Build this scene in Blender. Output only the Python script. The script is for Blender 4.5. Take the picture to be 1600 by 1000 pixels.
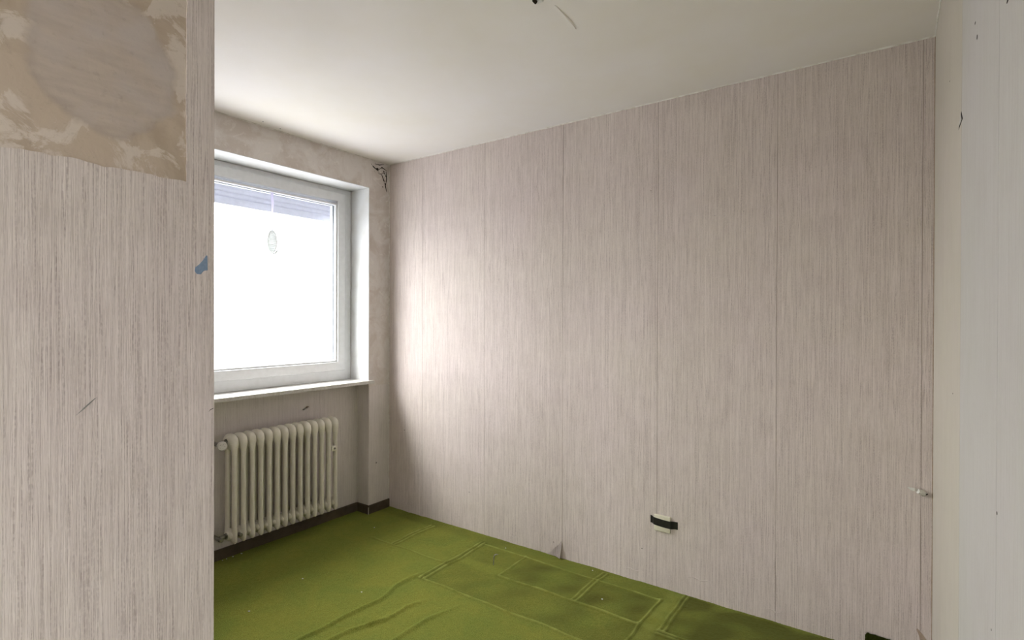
import bpy, bmesh, math, random
import numpy as np
from mathutils import Vector, Matrix, noise as mn

random.seed(7)
for o in list(bpy.data.objects):
    bpy.data.objects.remove(o)
scene = bpy.context.scene
C = scene.collection

# ------------------------------------------------------------------ camera
CAM = Vector((2.901, -2.600, 1.3375))
yaw, pit, rol = math.radians(35.205), math.radians(-0.197), math.radians(0.1875)
fw = Vector((-math.sin(yaw) * math.cos(pit), math.cos(yaw) * math.cos(pit), math.sin(pit)))
r0 = Vector((math.cos(yaw), math.sin(yaw), 0)); u0 = r0.cross(fw)
rt = r0 * math.cos(rol) + u0 * math.sin(rol)
up = -r0 * math.sin(rol) + u0 * math.cos(rol)
cd = bpy.data.cameras.new('camera'); cam = bpy.data.objects.new('camera', cd); C.objects.link(cam)
cam.matrix_world = Matrix(((rt.x, up.x, -fw.x, CAM.x), (rt.y, up.y, -fw.y, CAM.y), (rt.z, up.z, -fw.z, CAM.z), (0, 0, 0, 1)))
cd.sensor_width = 36; cd.lens = 836.4 / 1600 * 36; cd.clip_start = 0.02
scene.camera = cam

# ------------------------------------------------------------------ world: overcast sky, three times brighter overhead than at the horizon
SKY = 21.0
w = bpy.data.worlds.new('overcast_sky'); scene.world = w; w.use_nodes = True
nt = w.node_tree; nt.nodes.clear()
out = nt.nodes.new('ShaderNodeOutputWorld'); bg = nt.nodes.new('ShaderNodeBackground')
tc = nt.nodes.new('ShaderNodeTexCoord'); sp = nt.nodes.new('ShaderNodeSeparateXYZ'); rp = nt.nodes.new('ShaderNodeValToRGB')
mr = nt.nodes.new('ShaderNodeMapRange'); mr.inputs[1].default_value = -1; mr.inputs[2].default_value = 1
nt.links.new(tc.outputs['Generated'], sp.inputs[0]); nt.links.new(sp.outputs['Z'], mr.inputs[0]); nt.links.new(mr.outputs[0], rp.inputs[0])
nt.links.new(rp.outputs[0], bg.inputs[0]); nt.links.new(bg.outputs[0], out.inputs[0])
e = rp.color_ramp.elements
e[0].position = 0.0; e[0].color = (.25, .255, .27, 1)
e[1].position = 1.0; e[1].color = (1.0, 1.015, 1.04, 1)
for p, c in ((.485, (.30, .305, .32, 1)), (.505, (.66, .67, .68, 1)), (.75, (.86, .87, .89, 1))):
    k = e.new(p); k.color = c
bg.inputs[1].default_value = SKY
scene.view_settings.view_transform = 'Standard'; scene.view_settings.look = 'None'
scene.view_settings.gamma = 1; scene.view_settings.use_curve_mapping = False
scene.view_settings.exposure = 0.22

# sun behind thin cloud: a broad soft disc high over the window side
SUN = 3.8
sd = bpy.data.lights.new('veiled_sun', 'SUN'); sd.energy = SUN; sd.angle = math.radians(24); sd.color = (1.0, .985, .95)
so = bpy.data.objects.new('veiled_sun', sd); C.objects.link(so)
so.rotation_euler = Vector((-1.0, -1.9, 2.2)).to_track_quat('Z', 'Y').to_euler()
so.location = (-3, -2, 6)

# sampling portals at the window and the two added doors (they add no light of their own)
def portal(name, loc, d, sx, sy):
    l = bpy.data.lights.new(name, 'AREA'); l.shape = 'RECTANGLE'; l.size = sx; l.size_y = sy; l.cycles.is_portal = True
    o = bpy.data.objects.new(name, l); C.objects.link(o); o.location = loc
    o.rotation_euler = Vector(d).to_track_quat('-Z', 'Y').to_euler(); return o
portal('window_portal', (-.36, -.94, 1.56), (1, 0, 0), 1.45, 1.3)
portal('side_fill_door_portal', (3.27, -3.82, 1.05), (-1, 0, 0), .82, 2.1)
portal('fill_door_portal', (2.21, -5.17, 1.05), (0, 1, 0), .60, 2.1)

# ------------------------------------------------------------------ materials
def mat(name, base=(.5, .5, .5), rough=.6, metal=0.0, spec=.3):
    m = bpy.data.materials.new(name); m.use_nodes = True
    b = m.node_tree.nodes['Principled BSDF']
    b.inputs['Base Color'].default_value = (*base, 1); b.inputs['Roughness'].default_value = rough
    b.inputs['Metallic'].default_value = metal; b.inputs['Specular IOR Level'].default_value = spec
    return m, m.node_tree, b

class N:
    """small helper round a node tree"""
    def __init__(s, nt): s.nt = nt
    def new(s, t, **kw):
        n = s.nt.nodes.new(t)
        for k, v in kw.items(): setattr(n, k, v)
        return n
    def link(s, a, b): s.nt.links.new(a, b)
    def val(s, a, sock):
        if hasattr(a, 'links'): s.link(a, sock)
        else: sock.default_value = a
    def math(s, op, a, b=0.0, c=None, clamp=False):
        n = s.new('ShaderNodeMath', operation=op, use_clamp=clamp)
        s.val(a, n.inputs[0]); s.val(b, n.inputs[1])
        if c is not None: s.val(c, n.inputs[2])
        return n.outputs[0]
    def comb(s, x, y, z):
        n = s.new('ShaderNodeCombineXYZ'); s.val(x, n.inputs[0]); s.val(y, n.inputs[1]); s.val(z, n.inputs[2]); return n.outputs[0]
    def pos(s):
        g = s.new('ShaderNodeNewGeometry'); q = s.new('ShaderNodeSeparateXYZ'); s.link(g.outputs['Position'], q.inputs[0]); return g.outputs['Position'], q.outputs
    def noise(s, vec, scale=1, detail=3, rough=.5, dist=0):
        n = s.new('ShaderNodeTexNoise'); s.link(vec, n.inputs['Vector'])
        n.inputs['Scale'].default_value = scale; n.inputs['Detail'].default_value = detail
        n.inputs['Roughness'].default_value = rough; n.inputs['Distortion'].default_value = dist
        return n.outputs['Fac']
    def ramp(s, f, stops):
        n = s.new('ShaderNodeValToRGB'); s.link(f, n.inputs[0]); el = n.color_ramp.elements
        while len(el) < len(stops): el.new(.5)
        for k, (p, c) in zip(el, stops):
            k.position = p; k.color = (*c, 1) if hasattr(c, '__len__') else (c, c, c, 1)
        return n.outputs[0]
    def mix(s, f, a, b, mode='MIX'):
        n = s.new('ShaderNodeMix', data_type='RGBA', blend_type=mode); s.val(f, n.inputs[0])
        for v, k in ((a, 6), (b, 7)):
            if hasattr(v, 'links'): s.link(v, n.inputs[k])
            else: n.inputs[k].default_value = (*v, 1)
        return n.outputs[2]
    def bump(s, h, bsdf, strength=.3, dist=.001):
        n = s.new('ShaderNodeBump'); n.inputs['Strength'].default_value = strength; n.inputs['Distance'].default_value = dist
        s.link(h, n.inputs['Height']); s.link(n.outputs[0], bsdf.inputs['Normal'])

def wallpaper(name, base, dark, light, contrast=1.0):
    m, nt, b = mat(name, base, .75, spec=.18); n = N(nt)
    P, q = n.pos()
    h = n.math('ADD', q[0], q[1])
    info = n.new('ShaderNodeObjectInfo').outputs['Random']
    off = n.math('MULTIPLY', info, 37.0)
    wob = n.noise(n.comb(n.math('MULTIPLY', h, 6), off, n.math('MULTIPLY', q[2], 3)), 1, 2)
    hh = n.math('ADD', h, n.math('MULTIPLY', wob, .0012))
    v1 = n.comb(n.math('MULTIPLY', hh, 520), off, n.math('MULTIPLY', q[2], 9))
    v2 = n.comb(n.math('MULTIPLY', hh, 800), n.math('ADD', off, 9), n.math('MULTIPLY', q[2], 40))
    v3 = n.comb(n.math('MULTIPLY', hh, 110), n.math('ADD', off, 4), n.math('MULTIPLY', q[2], 1.0))
    s1 = n.noise(v1, 1, 2, .55); s2 = n.noise(v2, 1, 2, .6); s3 = n.noise(v3, 1, 3, .55)
    dk = n.ramp(s1, ((.54, 0.0), (.66, 1.0)))
    dk2 = n.ramp(s2, ((.50, 0.0), (.74, 1.0)))
    lt = n.ramp(s1, ((.30, 1.0), (.44, 0.0)))
    v4 = n.comb(n.math('MULTIPLY', hh, 430), n.math('ADD', off, 21), n.math('MULTIPLY', q[2], 10)); s4 = n.noise(v4, 1, 1, .5)
    big = n.noise(P, 1.6, 4, .6); mid = n.noise(P, 9, 4, .6)
    col = n.mix(n.ramp(big, ((.35, 0.0), (.65, 1.0))), tuple(base), tuple(x * y for x, y in zip(base, (.98, 1.0, .955))))
    col = n.mix(n.math('MULTIPLY', n.ramp(s3, ((.35, 0.0), (.7, 1.0))), .16 * contrast), col, dark)
    col = n.mix(n.math('MULTIPLY', lt, .35 * contrast), col, light)
    col = n.mix(n.math('MULTIPLY', dk, .20 * contrast), col, dark)
    col = n.mix(n.math('MULTIPLY', dk2, .30 * contrast), col, dark)
    col = n.mix(n.math('MULTIPLY', n.ramp(mid, ((.45, 0.0), (.8, 1.0))), .14), col, dark)
    col = n.mix(n.math('MULTIPLY', n.ramp(s4, ((.58, 0.0), (.70, 1.0))), .20 * contrast), col, dark)
    s5 = n.noise(n.comb(n.math('MULTIPLY', hh, 95), n.math('ADD', off, 31), n.math('MULTIPLY', q[2], .8)), 1, 2, .6)
    s6 = n.noise(n.comb(n.math('MULTIPLY', hh, 300), n.math('ADD', off, 41), n.math('MULTIPLY', q[2], 150)), 1, 1, .5)
    line = n.ramp(n.math('ABSOLUTE', n.math('SUBTRACT', s5, .5)), ((.0, 1.0), (.030, 0.0)))
    line2 = n.ramp(n.math('ABSOLUTE', n.math('SUBTRACT', s5, .60)), ((.0, 1.0), (.022, 0.0)))
    line3 = n.ramp(n.math('ABSOLUTE', n.math('SUBTRACT', s5, .40)), ((.0, 1.0), (.022, 0.0)))
    dots = n.ramp(s6, ((.38, .35), (.60, 1.0)))
    ln = n.math('MULTIPLY', n.math('MAXIMUM', line, n.math('MAXIMUM', line2, line3)), dots)
    col = n.mix(n.math('MULTIPLY', ln, .62 * contrast), col, dark)
    n.link(col, b.inputs['Base Color'])
    n.bump(n.math('SUBTRACT', n.math('MULTIPLY', s1, -1.0), n.math('MULTIPLY', s2, .6)), b, .45, .0012)
    return m

PAPER = wallpaper('striped_wallpaper', (.69, .605, .575), (.28, .22, .20), (.77, .71, .68))
PAPER_R = wallpaper('striped_wallpaper_smoother', (.545, .525, .51), (.36, .32, .29), (.64, .61, .59), .45)
PAPER_B = wallpaper('striped_wallpaper_halo_tint', (.56, .515, .455), (.37, .32, .27), (.63, .59, .53), .35)  # beige light halo by the right corner, put into the paper colour
PAPER_N = wallpaper('aged_wallpaper', (.74, .69, .675), (.30, .26, .24), (.80, .76, .74), .5)  # base colour paled to make up for missing fill light in the niche

def plaster(name, a, bcol, c, ring=None):
    m, nt, b = mat(name, a, .85, spec=.12); n = N(nt); P, q = n.pos()
    n1 = n.noise(P, 7, 6, .62, .8); n2 = n.noise(P, 18, 5, .6, 1.2); n3 = n.noise(P, 90, 3, .6)
    col = n.mix(n.ramp(n1, ((.42, 0.0), (.58, 1.0))), a, bcol)
    if ring:
        yc, zc, rad = ring
        dy = n.math('SUBTRACT', q[1], yc); dz = n.math('MULTIPLY', n.math('SUBTRACT', q[2], zc), .88)
        d = n.math('SQRT', n.math('ADD', n.math('MULTIPLY', dy, dy), n.math('MULTIPLY', dz, dz)))
        d = n.math('ADD', d, n.math('MULTIPLY', n.math('SUBTRACT', n.noise(P, 14, 5), .5), .07))
        inside = n.ramp(n.math('DIVIDE', d, rad), ((.90, 1.0), (1.0, 0.0)))
        band = n.ramp(n.math('DIVIDE', d, rad), ((.78, 0.0), (.96, 1.0)))
        streak = n.noise(n.comb(0.0, n.math('MULTIPLY', q[1], 14), n.math('MULTIPLY', q[2], 90)), 1, 3)
        disc = n.mix(n.ramp(streak, ((.35, 0.0), (.75, 1.0))), (.45, .375, .32), (.52, .435, .365))
        disc = n.mix(n.math('MULTIPLY', band, .45), disc, (.33, .265, .215))
        disc = n.mix(n.math('MULTIPLY', n.ramp(n.noise(P, 9, 5, .6, .5), ((.48, 0.0), (.66, 1.0))), .6), disc, (.50, .44, .41))
        col = n.mix(inside, col, disc)
        pale = n.math('MULTIPLY', n.ramp(n.noise(P, 13, 6, .65, .7), ((.50, 0.0), (.55, 1.0))), n.math('SUBTRACT', 1.0, inside))
        col = n.mix(n.math('MULTIPLY', pale, .75), col, c)
    else:
        col = n.mix(n.math('MULTIPLY', n.ramp(n2, ((.58, 0.0), (.66, 1.0))), .6), col, c)
    col = n.mix(n.math('MULTIPLY', n.ramp(n3, ((.60, 0.0), (.75, 1.0))), .15), col, (.15, .12, .10))
    n.link(col, b.inputs['Base Color'])
    n.bump(n.math('ADD', n2, n.math('MULTIPLY', n3, .3)), b, .35, .002)
    return m

PLASTER_F = plaster('bare_stained_plaster', (.50, .405, .32), (.42, .335, .255), (.64, .56, .49), (-2.247, 1.775, .115))
PLASTER_W = plaster('patchy_filler_plaster', (.73, .69, .66), (.63, .57, .525), (.80, .76, .72))  # plaster colour lifted in place of fill light on the window wall
PLAIN = plaster('plain_plaster', (.55, .51, .46), (.52, .48, .44), (.58, .54, .5))

UNDER = plaster('brown_plaster_under_paper', (.30, .25, .21), (.27, .22, .18), (.34, .29, .25))
# ceiling paint
CEIL, nt, b = mat('ceiling_paint', (.8, .8, .78), .8, spec=.15); n = N(nt); P, q = n.pos()
n1 = n.noise(P, 1.3, 4, .6); n2 = n.noise(P, 160, 2)
n.link(n.mix(n.ramp(n1, ((.35, 0.0), (.7, 1.0))), (.86, .83, .81), (.82, .78, .70)), b.inputs['Base Color'])
n.bump(n.math('ADD', n2, n.math('MULTIPLY', n.noise(P, 5, 3), 3)), b, .25, .0012)

# white lacquered window profile, paint
WHITE, nt, b = mat('white_window_profile', (.78, .79, .80), .28, spec=.5)
n = N(nt); P, q = n.pos(); n.link(n.mix(n.ramp(n.noise(P, 30, 3), ((.4, 0.0), (.7, 1.0))), (.80, .81, .82), (.76, .77, .775)), b.inputs['Base Color'])
REVEAL, nt, b = mat('white_reveal_paint', (.80, .80, .77), .6, spec=.3)
n = N(nt); P, q = n.pos(); n.link(n.mix(n.ramp(n.noise(P, 12, 4), ((.4, 0.0), (.7, 1.0))), (.70, .71, .71), (.64, .64, .62)), b.inputs['Base Color'])
n.bump(n.noise(P, 60, 3), b, .2, .001)
SHUT, nt, b = mat('grey_shutter_slat', (.60, .61, .66), .4, spec=.4)
n = N(nt); P, q = n.pos(); n.link(n.mix(n.ramp(n.noise(P, 40, 2), ((.4, 0.0), (.7, 1.0))), (.62, .63, .68), (.56, .57, .61)), b.inputs['Base Color'])
tr_ = n.new('ShaderNodeBsdfTranslucent'); tr_.inputs[0].default_value = (.55, .56, .62, 1); ad_ = n.new('ShaderNodeMixShader'); ad_.inputs[0].default_value = .27
o2_ = [k for k in nt.nodes if k.type == 'OUTPUT_MATERIAL'][0]; n.link(b.outputs[0], ad_.inputs[1]); n.link(tr_.outputs[0], ad_.inputs[2]); n.link(ad_.outputs[0], o2_.inputs[0])
GASKET, nt, b = mat('dark_grey_gasket', (.16, .19, .22), .6)
n = N(nt); P, q = n.pos(); n.link(n.mix(n.noise(P, 80, 2), (.15, .18, .21), (.2, .23, .26)), b.inputs['Base Color'])
STONE, nt, b = mat('pale_sill_stone', (.72, .70, .66), .35, spec=.45)
n = N(nt); P, q = n.pos()
n.link(n.mix(n.ramp(n.noise(P, 22, 6, .7, 2), ((.45, 0.0), (.62, 1.0))), (.66, .65, .62), (.54, .52, .48)), b.inputs['Base Color'])
GLASS = bpy.data.materials.new('window_glass'); GLASS.use_nodes = True; nt = GLASS.node_tree; nt.nodes.clear(); n = N(nt)
o_ = n.new('ShaderNodeOutputMaterial'); t_ = n.new('ShaderNodeBsdfTransparent'); t_.inputs[0].default_value = (.95, .955, .955, 1)
g_ = n.new('ShaderNodeBsdfGlossy'); g_.inputs['Roughness'].default_value = .02
f_ = n.new('ShaderNodeFresnel'); gb_ = n.new('ShaderNodeNewGeometry'); n.link(n.math('ADD', n.math('MULTIPLY', gb_.outputs['Backfacing'], 1 / 1.45 - 1.45), 1.45), f_.inputs[0]); x_ = n.new('ShaderNodeMixShader')
n.link(f_.outputs[0], x_.inputs[0]); n.link(t_.outputs[0], x_.inputs[1]); n.link(g_.outputs[0], x_.inputs[2]); n.link(x_.outputs[0], o_.inputs[0])

def speckled(name, a, bcol, rough=.4, spec=.4, scale=60, metal=0.0):
    m, nt, b = mat(name, a, rough, metal, spec); n = N(nt); P, q = n.pos()
    n.link(n.mix(n.ramp(n.noise(P, scale, 3), ((.42, 0.0), (.68, 1.0))), a, bcol), b.inputs['Base Color']); return m
ENAMEL = speckled('cream_radiator_enamel', (.78, .755, .67), (.74, .71, .61), .33, .45, 25)
KNOB = speckled('white_plastic', (.74, .73, .70), (.66, .65, .61), .4, .4, 90)
METAL = speckled('dull_grey_metal', (.30, .29, .27), (.20, .19, .17), .4, .5, 70, .8)
BROWN = speckled('dark_brown_skirting', (.10, .078, .052), (.075, .057, .038), .5, .3, 20)
CREAM = speckled('cream_plastic', (.66, .63, .50), (.60, .57, .44), .35, .45, 40)
BLACK = speckled('black_tape', (.012, .012, .012), (.02, .018, .016), .35, .4, 80)
DARK = speckled('dark_hole', (.02, .016, .012), (.04, .03, .022), .8, .1, 200)
CHIP = speckled('white_paint_chip', (.72, .71, .66), (.55, .54, .48), .7, .2, 300)
BLUE = speckled('blue_paper', (.19, .26, .36), (.23, .30, .41), .6, .2, 200)
TORN = speckled('torn_paper_back', (.40, .31, .24), (.32, .24, .19), .8, .1, 80)
ORN = speckled('pale_grey_plastic', (.80, .81, .80), (.85, .86, .85), .5, .3, 60)
nt = ORN.node_tree; n = N(nt); pb_ = nt.nodes['Principled BSDF']
tr_ = n.new('ShaderNodeBsdfTranslucent'); tr_.inputs[0].default_value = (.8, .82, .82, 1); ad_ = n.new('ShaderNodeMixShader'); ad_.inputs[0].default_value = .32
o2_ = [k for k in nt.nodes if k.type == 'OUTPUT_MATERIAL'][0]; n.link(pb_.outputs[0], ad_.inputs[1]); n.link(tr_.outputs[0], ad_.inputs[2]); n.link(ad_.outputs[0], o2_.inputs[0])
LILAC = speckled('lilac_ribbon', (.80, .78, .92), (.84, .82, .94), .6, .2, 60)
CAULK = speckled('pale_filler_bead', (.76, .74, .69), (.60, .57, .50), .7, .2, 40)

# carpet
CARPET, nt, b = mat('green_carpet', (.13, .16, .02), .95, spec=.02); n = N(nt); P, q = n.pos()
att = n.new('ShaderNodeAttribute'); att.attribute_name = 'wear_and_ridges'; att.attribute_type = 'GEOMETRY'
sepc = n.new('ShaderNodeSeparateColor'); n.link(att.outputs['Color'], sepc.inputs[0])
f1 = n.noise(P, 230, 3, .75); f2 = n.noise(P, 45, 5, .7); f3 = n.noise(P, 5, 5, .62, .6)
col = n.mix(n.ramp(f3, ((.38, 0.0), (.62, 1.0))), (.158, .178, .034), (.205, .200, .037))
col = n.mix(n.math('MULTIPLY', n.ramp(f2, ((.42, 0.0), (.72, 1.0))), .45), col, (.10, .115, .013))
col = n.mix(n.math('MULTIPLY', n.ramp(f1, ((.45, 0.0), (.75, 1.0))), .75), col, (.05, .065, .008))
col = n.mix(n.math('MULTIPLY', n.ramp(f1, ((.25, 1.0), (.44, 0.0))), .55), col, (.34, .40, .09))
col = n.mix(sepc.outputs[0], col, (.055, .048, .009))       # crushed, dark pile, darker cells and ridge margins
col = n.mix(sepc.outputs[1], col, (.30, .33, .09))          # paler ridge lines
n.link(col, b.inputs['Base Color'])
b.inputs['Sheen Weight'].default_value = .35; b.inputs['Sheen Roughness'].default_value = .5; b.inputs['Sheen Tint'].default_value = (.55, .7, .2, 1)
n.bump(n.math('ADD', f1, n.math('MULTIPLY', f2, .8)), b, .8, .003)

# ------------------------------------------------------------------ mesh helpers
def box(bm, x0, x1, y0, y1, z0, z1):
    r = bmesh.ops.create_cube(bm, size=1)
    for v in r['verts']:
        v.co = Vector(((x0 + x1) / 2 + v.co.x * (x1 - x0), (y0 + y1) / 2 + v.co.y * (y1 - y0), (z0 + z1) / 2 + v.co.z * (z1 - z0)))
    return r['verts']

def cyl(bm, a, b_, r1, r2=None, seg=20):
    a = Vector(a); b_ = Vector(b_); d = b_ - a; r2 = r1 if r2 is None else r2
    M = Matrix.Translation((a + b_) / 2) @ d.to_track_quat('Z', 'Y').to_matrix().to_4x4()
    return bmesh.ops.create_cone(bm, cap_ends=True, segments=seg, radius1=r1, radius2=r2, depth=d.length, matrix=M)['verts']

def tube(bm, pts, r, seg=10):
    pts = [Vector(p) for p in pts]; rings = []
    for i, p in enumerate(pts):
        t = (pts[min(i + 1, len(pts) - 1)] - pts[max(i - 1, 0)]).normalized()
        q = t.to_track_quat('Z', 'Y'); rr = r[i] if hasattr(r, '__len__') else r
        rings.append([bm.verts.new(p + q @ Vector((rr * math.cos(2 * math.pi * k / seg), rr * math.sin(2 * math.pi * k / seg), 0))) for k in range(seg)])
    for a, b_ in zip(rings, rings[1:]):
        # align rings to avoid twisting
        best = min(range(seg), key=lambda s: (a[0].co - b_[s].co).length)
        for k in range(seg):
            bm.faces.new((a[k], a[(k + 1) % seg], b_[(k + 1 + best) % seg], b_[(k + best) % seg]))
        b_[:] = b_[best:] + b_[:best]
    bm.faces.new(list(reversed(rings[0]))); bm.faces.new(rings[-1])

def loft(bm, rings):
    vr = [[bm.verts.new(p) for p in r] for r in rings]; s = len(vr[0])
    for a, b_ in zip(vr, vr[1:]):
        for k in range(s): bm.faces.new((a[k], a[(k + 1) % s], b_[(k + 1) % s], b_[k]))
    bm.faces.new(list(reversed(vr[0]))); bm.faces.new(vr[-1])

def sell(cx, cy, z, rx, ry, n_=2.0, seg=20):
    out_ = []
    for k in range(seg):
        t = 2 * math.pi * k / seg; c, s = math.cos(t), math.sin(t)
        out_.append(Vector((cx + rx * math.copysign(abs(c) ** (2 / n_), c), cy + ry * math.copysign(abs(s) ** (2 / n_), s), z)))
    return out_

def bev(bm, w_=.002, seg=2, ang=.6):
    es = [e_ for e_ in bm.edges if len(e_.link_faces) == 2 and e_.calc_face_angle(0) > ang]
    bmesh.ops.bevel(bm, geom=es, offset=w_, segments=seg, affect='EDGES', profile=.5, clamp_overlap=True)

def obj(name, bm, m, parent=None, smooth=False, loc=None):
    me = bpy.data.meshes.new(name); bmesh.ops.recalc_face_normals(bm, faces=bm.faces); bm.to_mesh(me); bm.free(); me.materials.append(m)
    if smooth:
        for p in me.polygons: p.use_smooth = True
        try: me.set_sharp_from_angle(angle=math.radians(38))
        except Exception: pass
    o = bpy.data.objects.new(name, me); C.objects.link(o)
    if parent: o.parent = parent; o.matrix_parent_inverse = Matrix.Translation(-parent.location)
    if loc: o.location = loc
    return o

def struct(o): o['kind'] = 'structure'; return o
def tag(o, label, cat, group=None):
    o['label'] = label; o['category'] = cat
    if group: o['group'] = group
    return o
def thing(name, loc, label, cat, group=None):
    o = bpy.data.objects.new(name, None); C.objects.link(o); o.location = loc; o.empty_display_size = .1
    return tag(o, label, cat, group)
def centre(o):
    """put a single-mesh thing's origin at the base of its own bounds"""
    vs = [v.co for v in o.data.vertices]
    c = Vector(((min(v.x for v in vs) + max(v.x for v in vs)) / 2, (min(v.y for v in vs) + max(v.y for v in vs)) / 2, min(v.z for v in vs)))
    o.data.transform(Matrix.Translation(-c)); o.location = c; return o
BM = bmesh.new

H = 2.42; XR = 3.039; YB = -5.05; T = .0012      # room height, right wall, rear wall, wallpaper thickness

# ------------------------------------------------------------------ setting: shells
bm = BM(); box(bm, -.40, 3.25, YB - .15, .16, -.14, -.014); floor = struct(obj('floor', bm, PLAIN))
bm = BM(); box(bm, -.40, 3.25, YB - .15, .16, H, H + .15); ceiling = struct(obj('ceiling', bm, CEIL))
bm = BM(); box(bm, -.40, 3.25, T, .16, -.014, H); wall_back = struct(obj('wall_back', bm, UNDER))
bm = BM(); DA, DB = -3.42, -4.22
box(bm, XR + T, 3.25, DA, T, -.014, H); box(bm, XR + T, 3.25, YB, DB, -.014, H); box(bm, XR + T, 3.25, DB, DA, 2.1, H); wall_right = struct(obj('wall_right', bm, PLAIN))

YP, YL, ZS, ZH = -.180, -1.70, .888, 2.224       # window niche: right edge, left edge, sill underside, head
bm = BM()
box(bm, -.345, 0, YP, T, -.014, H)                # right pier
box(bm, -.345, 0, -2.22, YL, -.014, H)            # left pier
box(bm, -.25, 0, YL, YP, ZH, H)                  # lintel
box(bm, -.345, -.25, YL, YP, 2.19, H)             # outer lintel
box(bm, -.345, -.12, YL, YP, -.014, ZS)           # niche back below the sill
box(bm, -.345, -.255, YL, YP, ZS, .93)
box(bm, -.345, -.27, YP - .055, YP, .93, 2.19); box(bm, -.345, -.27, YL, YL + .055, .93, 2.19)
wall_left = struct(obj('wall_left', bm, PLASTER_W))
bm = BM(); box(bm, 0, 1.65, -2.22, -2.07, -.014, H); wall_front = struct(obj('wall_front', bm, PAPER))
bm = BM(); box(bm, 1.65, 1.797, YB, -2.07, -.014, H); wall_passage = struct(obj('wall_passage', bm, PLASTER_F))
bm = BM()
box(bm, 1.65, 1.92, YB - .15, YB, -.014, H); box(bm, 2.50, 3.25, YB - .15, YB, -.014, H); box(bm, 1.92, 2.50, YB - .15, YB, 2.1, H)
struct(obj('wall_rear', bm, PLAIN))
# unseen glazed door added behind the camera to light the passage
bm = BM()
for a in (box(bm, 1.92, 2.00, YB - .12, YB - .05, 0, 2.1), box(bm, 2.42, 2.50, YB - .12, YB - .05, 0, 2.1), box(bm, 2.0, 2.42, YB - .12, YB - .05, 2.02, 2.1), box(bm, 2.0, 2.42, YB - .12, YB - .05, 0, .12)): pass
door = struct(obj('fill_door_1', bm, WHITE)); bm = BM(); box(bm, 2.0, 2.42, YB - .09, YB - .08, .12, 2.02); obj('pane', bm, GLASS, door)
bm = BM(); cyl(bm, (2.05, YB - .05, 1.05), (2.05, YB - .0, 1.05), .01); cyl(bm, (2.05, YB - .01, 1.05), (2.17, YB - .01, 1.05), .009); obj('door_handle', bm, METAL, door, True)

# second unseen glazed door, added in the right wall to brighten the passage wall
bm = BM(); box(bm, 3.09, 3.15, DA - .08, DA, 0, 2.1); box(bm, 3.09, 3.15, DB, DB + .08, 0, 2.1); box(bm, 3.09, 3.15, DB + .08, DA - .08, 2.02, 2.1); box(bm, 3.09, 3.15, DB + .08, DA - .08, 0, .12)
door = struct(obj('fill_door_2', bm, WHITE)); bm = BM(); box(bm, 3.115, 3.123, DB + .08, DA - .08, .12, 2.02); obj('pane', bm, GLASS, door)
bm = BM(); cyl(bm, (3.09, DA - .04, 1.05), (3.04, DA - .04, 1.05), .01); cyl(bm, (3.05, DA - .04, 1.05), (3.05, DA - .16, 1.05), .009); obj('door_handle', bm, METAL, door, True)

# ------------------------------------------------------------------ wallpaper strips
def sheet(axis, lo, hi, z0, z1, face, parent, m, inward, top=None, bottom=None, name='wallpaper_strip', sub=24):
    """one glued strip: axis 'x' lies on a y=const wall, 'y' on an x=const wall; slightly wavy bottom edge"""
    bm = BM(); g = .0009; lo += g; hi -= g
    zs = [z0 + (z1 - z0) * i / sub for i in range(sub + 1)]
    pts = []
    for z in zs: pts.append((lo, z))
    k = max(2, int((hi - lo) / .03))
    for i in range(k + 1):
        h = lo + (hi - lo) * i / k
        if 0 < i < k: pts.append((h, top(h) if top else z1))
    for z in reversed(zs): pts.append((hi, z))
    for i in range(k - 1, 0, -1):
        h = lo + (hi - lo) * i / k; pts.append((h, bottom(h) if bottom else z0))
    P3 = lambda h, z, d: Vector((h, face + d, z)) if axis == 'x' else Vector((face + d, h, z))
    a = [bm.verts.new(P3(h, z, 0)) for h, z in pts]; f = bm.faces.new(a)
    r = bmesh.ops.extrude_face_region(bm, geom=[f])
    for v in [v for v in r['geom'] if isinstance(v, bmesh.types.BMVert)]: v.co += P3(0, 0, inward * T) - P3(0, 0, 0)
    return obj(name, bm, m, parent)

seams = [0.0, .329, .860, 1.413, 1.955, 2.494, 3.003, XR]
for a, c in zip(seams, seams[1:]):
    sheet('x', a, c, -.012, H - .004, 0.0, wall_back, PAPER, 1)      # room face at y=0, thickness runs into the wall
ys = [0.0, -.40, -.938, -1.477, -2.015, -2.553, -3.09, DA, DB, -4.70, YB]
for a, c in zip(ys, ys[1:]):
    if a == DA: continue
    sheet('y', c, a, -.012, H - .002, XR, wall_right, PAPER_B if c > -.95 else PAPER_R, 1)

# passage wall: paper cut away around the bare patch
jag = lambda t, s, amp: amp * (mn.noise(Vector((t * 22, s, 0))) + .5 * mn.noise(Vector((t * 70, s, 3))))
def patch_paper():
    bm = BM(); pts = []
    pts += [(-2.0700, -.012), (-2.0700, H - .002)]
    z = H - .002
    pts.append((-2.121, z)); z -= .012
    while z > 1.60: pts.append((-2.1215 + jag(z, 1, .0022), z)); z -= .012
    y = -2.121
    while y > -2.80: pts.append((y, 1.597 + jag(y, 2, .006))); y -= .012
    z = 1.60
    while z < H - .01: pts.append((-2.80 + jag(z, 5, .006), z)); z += .02
    pts += [(-2.80, H - .002), (YB, H - .002), (YB, -.012)]
    vs = [bm.verts.new((1.8, y, z)) for y, z in pts]; f = bm.faces.new(vs)
    r = bmesh.ops.extrude_face_region(bm, geom=[f])
    for v in [v for v in r['geom'] if isinstance(v, bmesh.types.BMVert)]: v.co.x -= .003
    bmesh.ops.triangulate(bm, faces=bm.faces)
    return obj('wallpaper_strip', bm, PAPER, wall_passage)
patch_paper()
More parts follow.
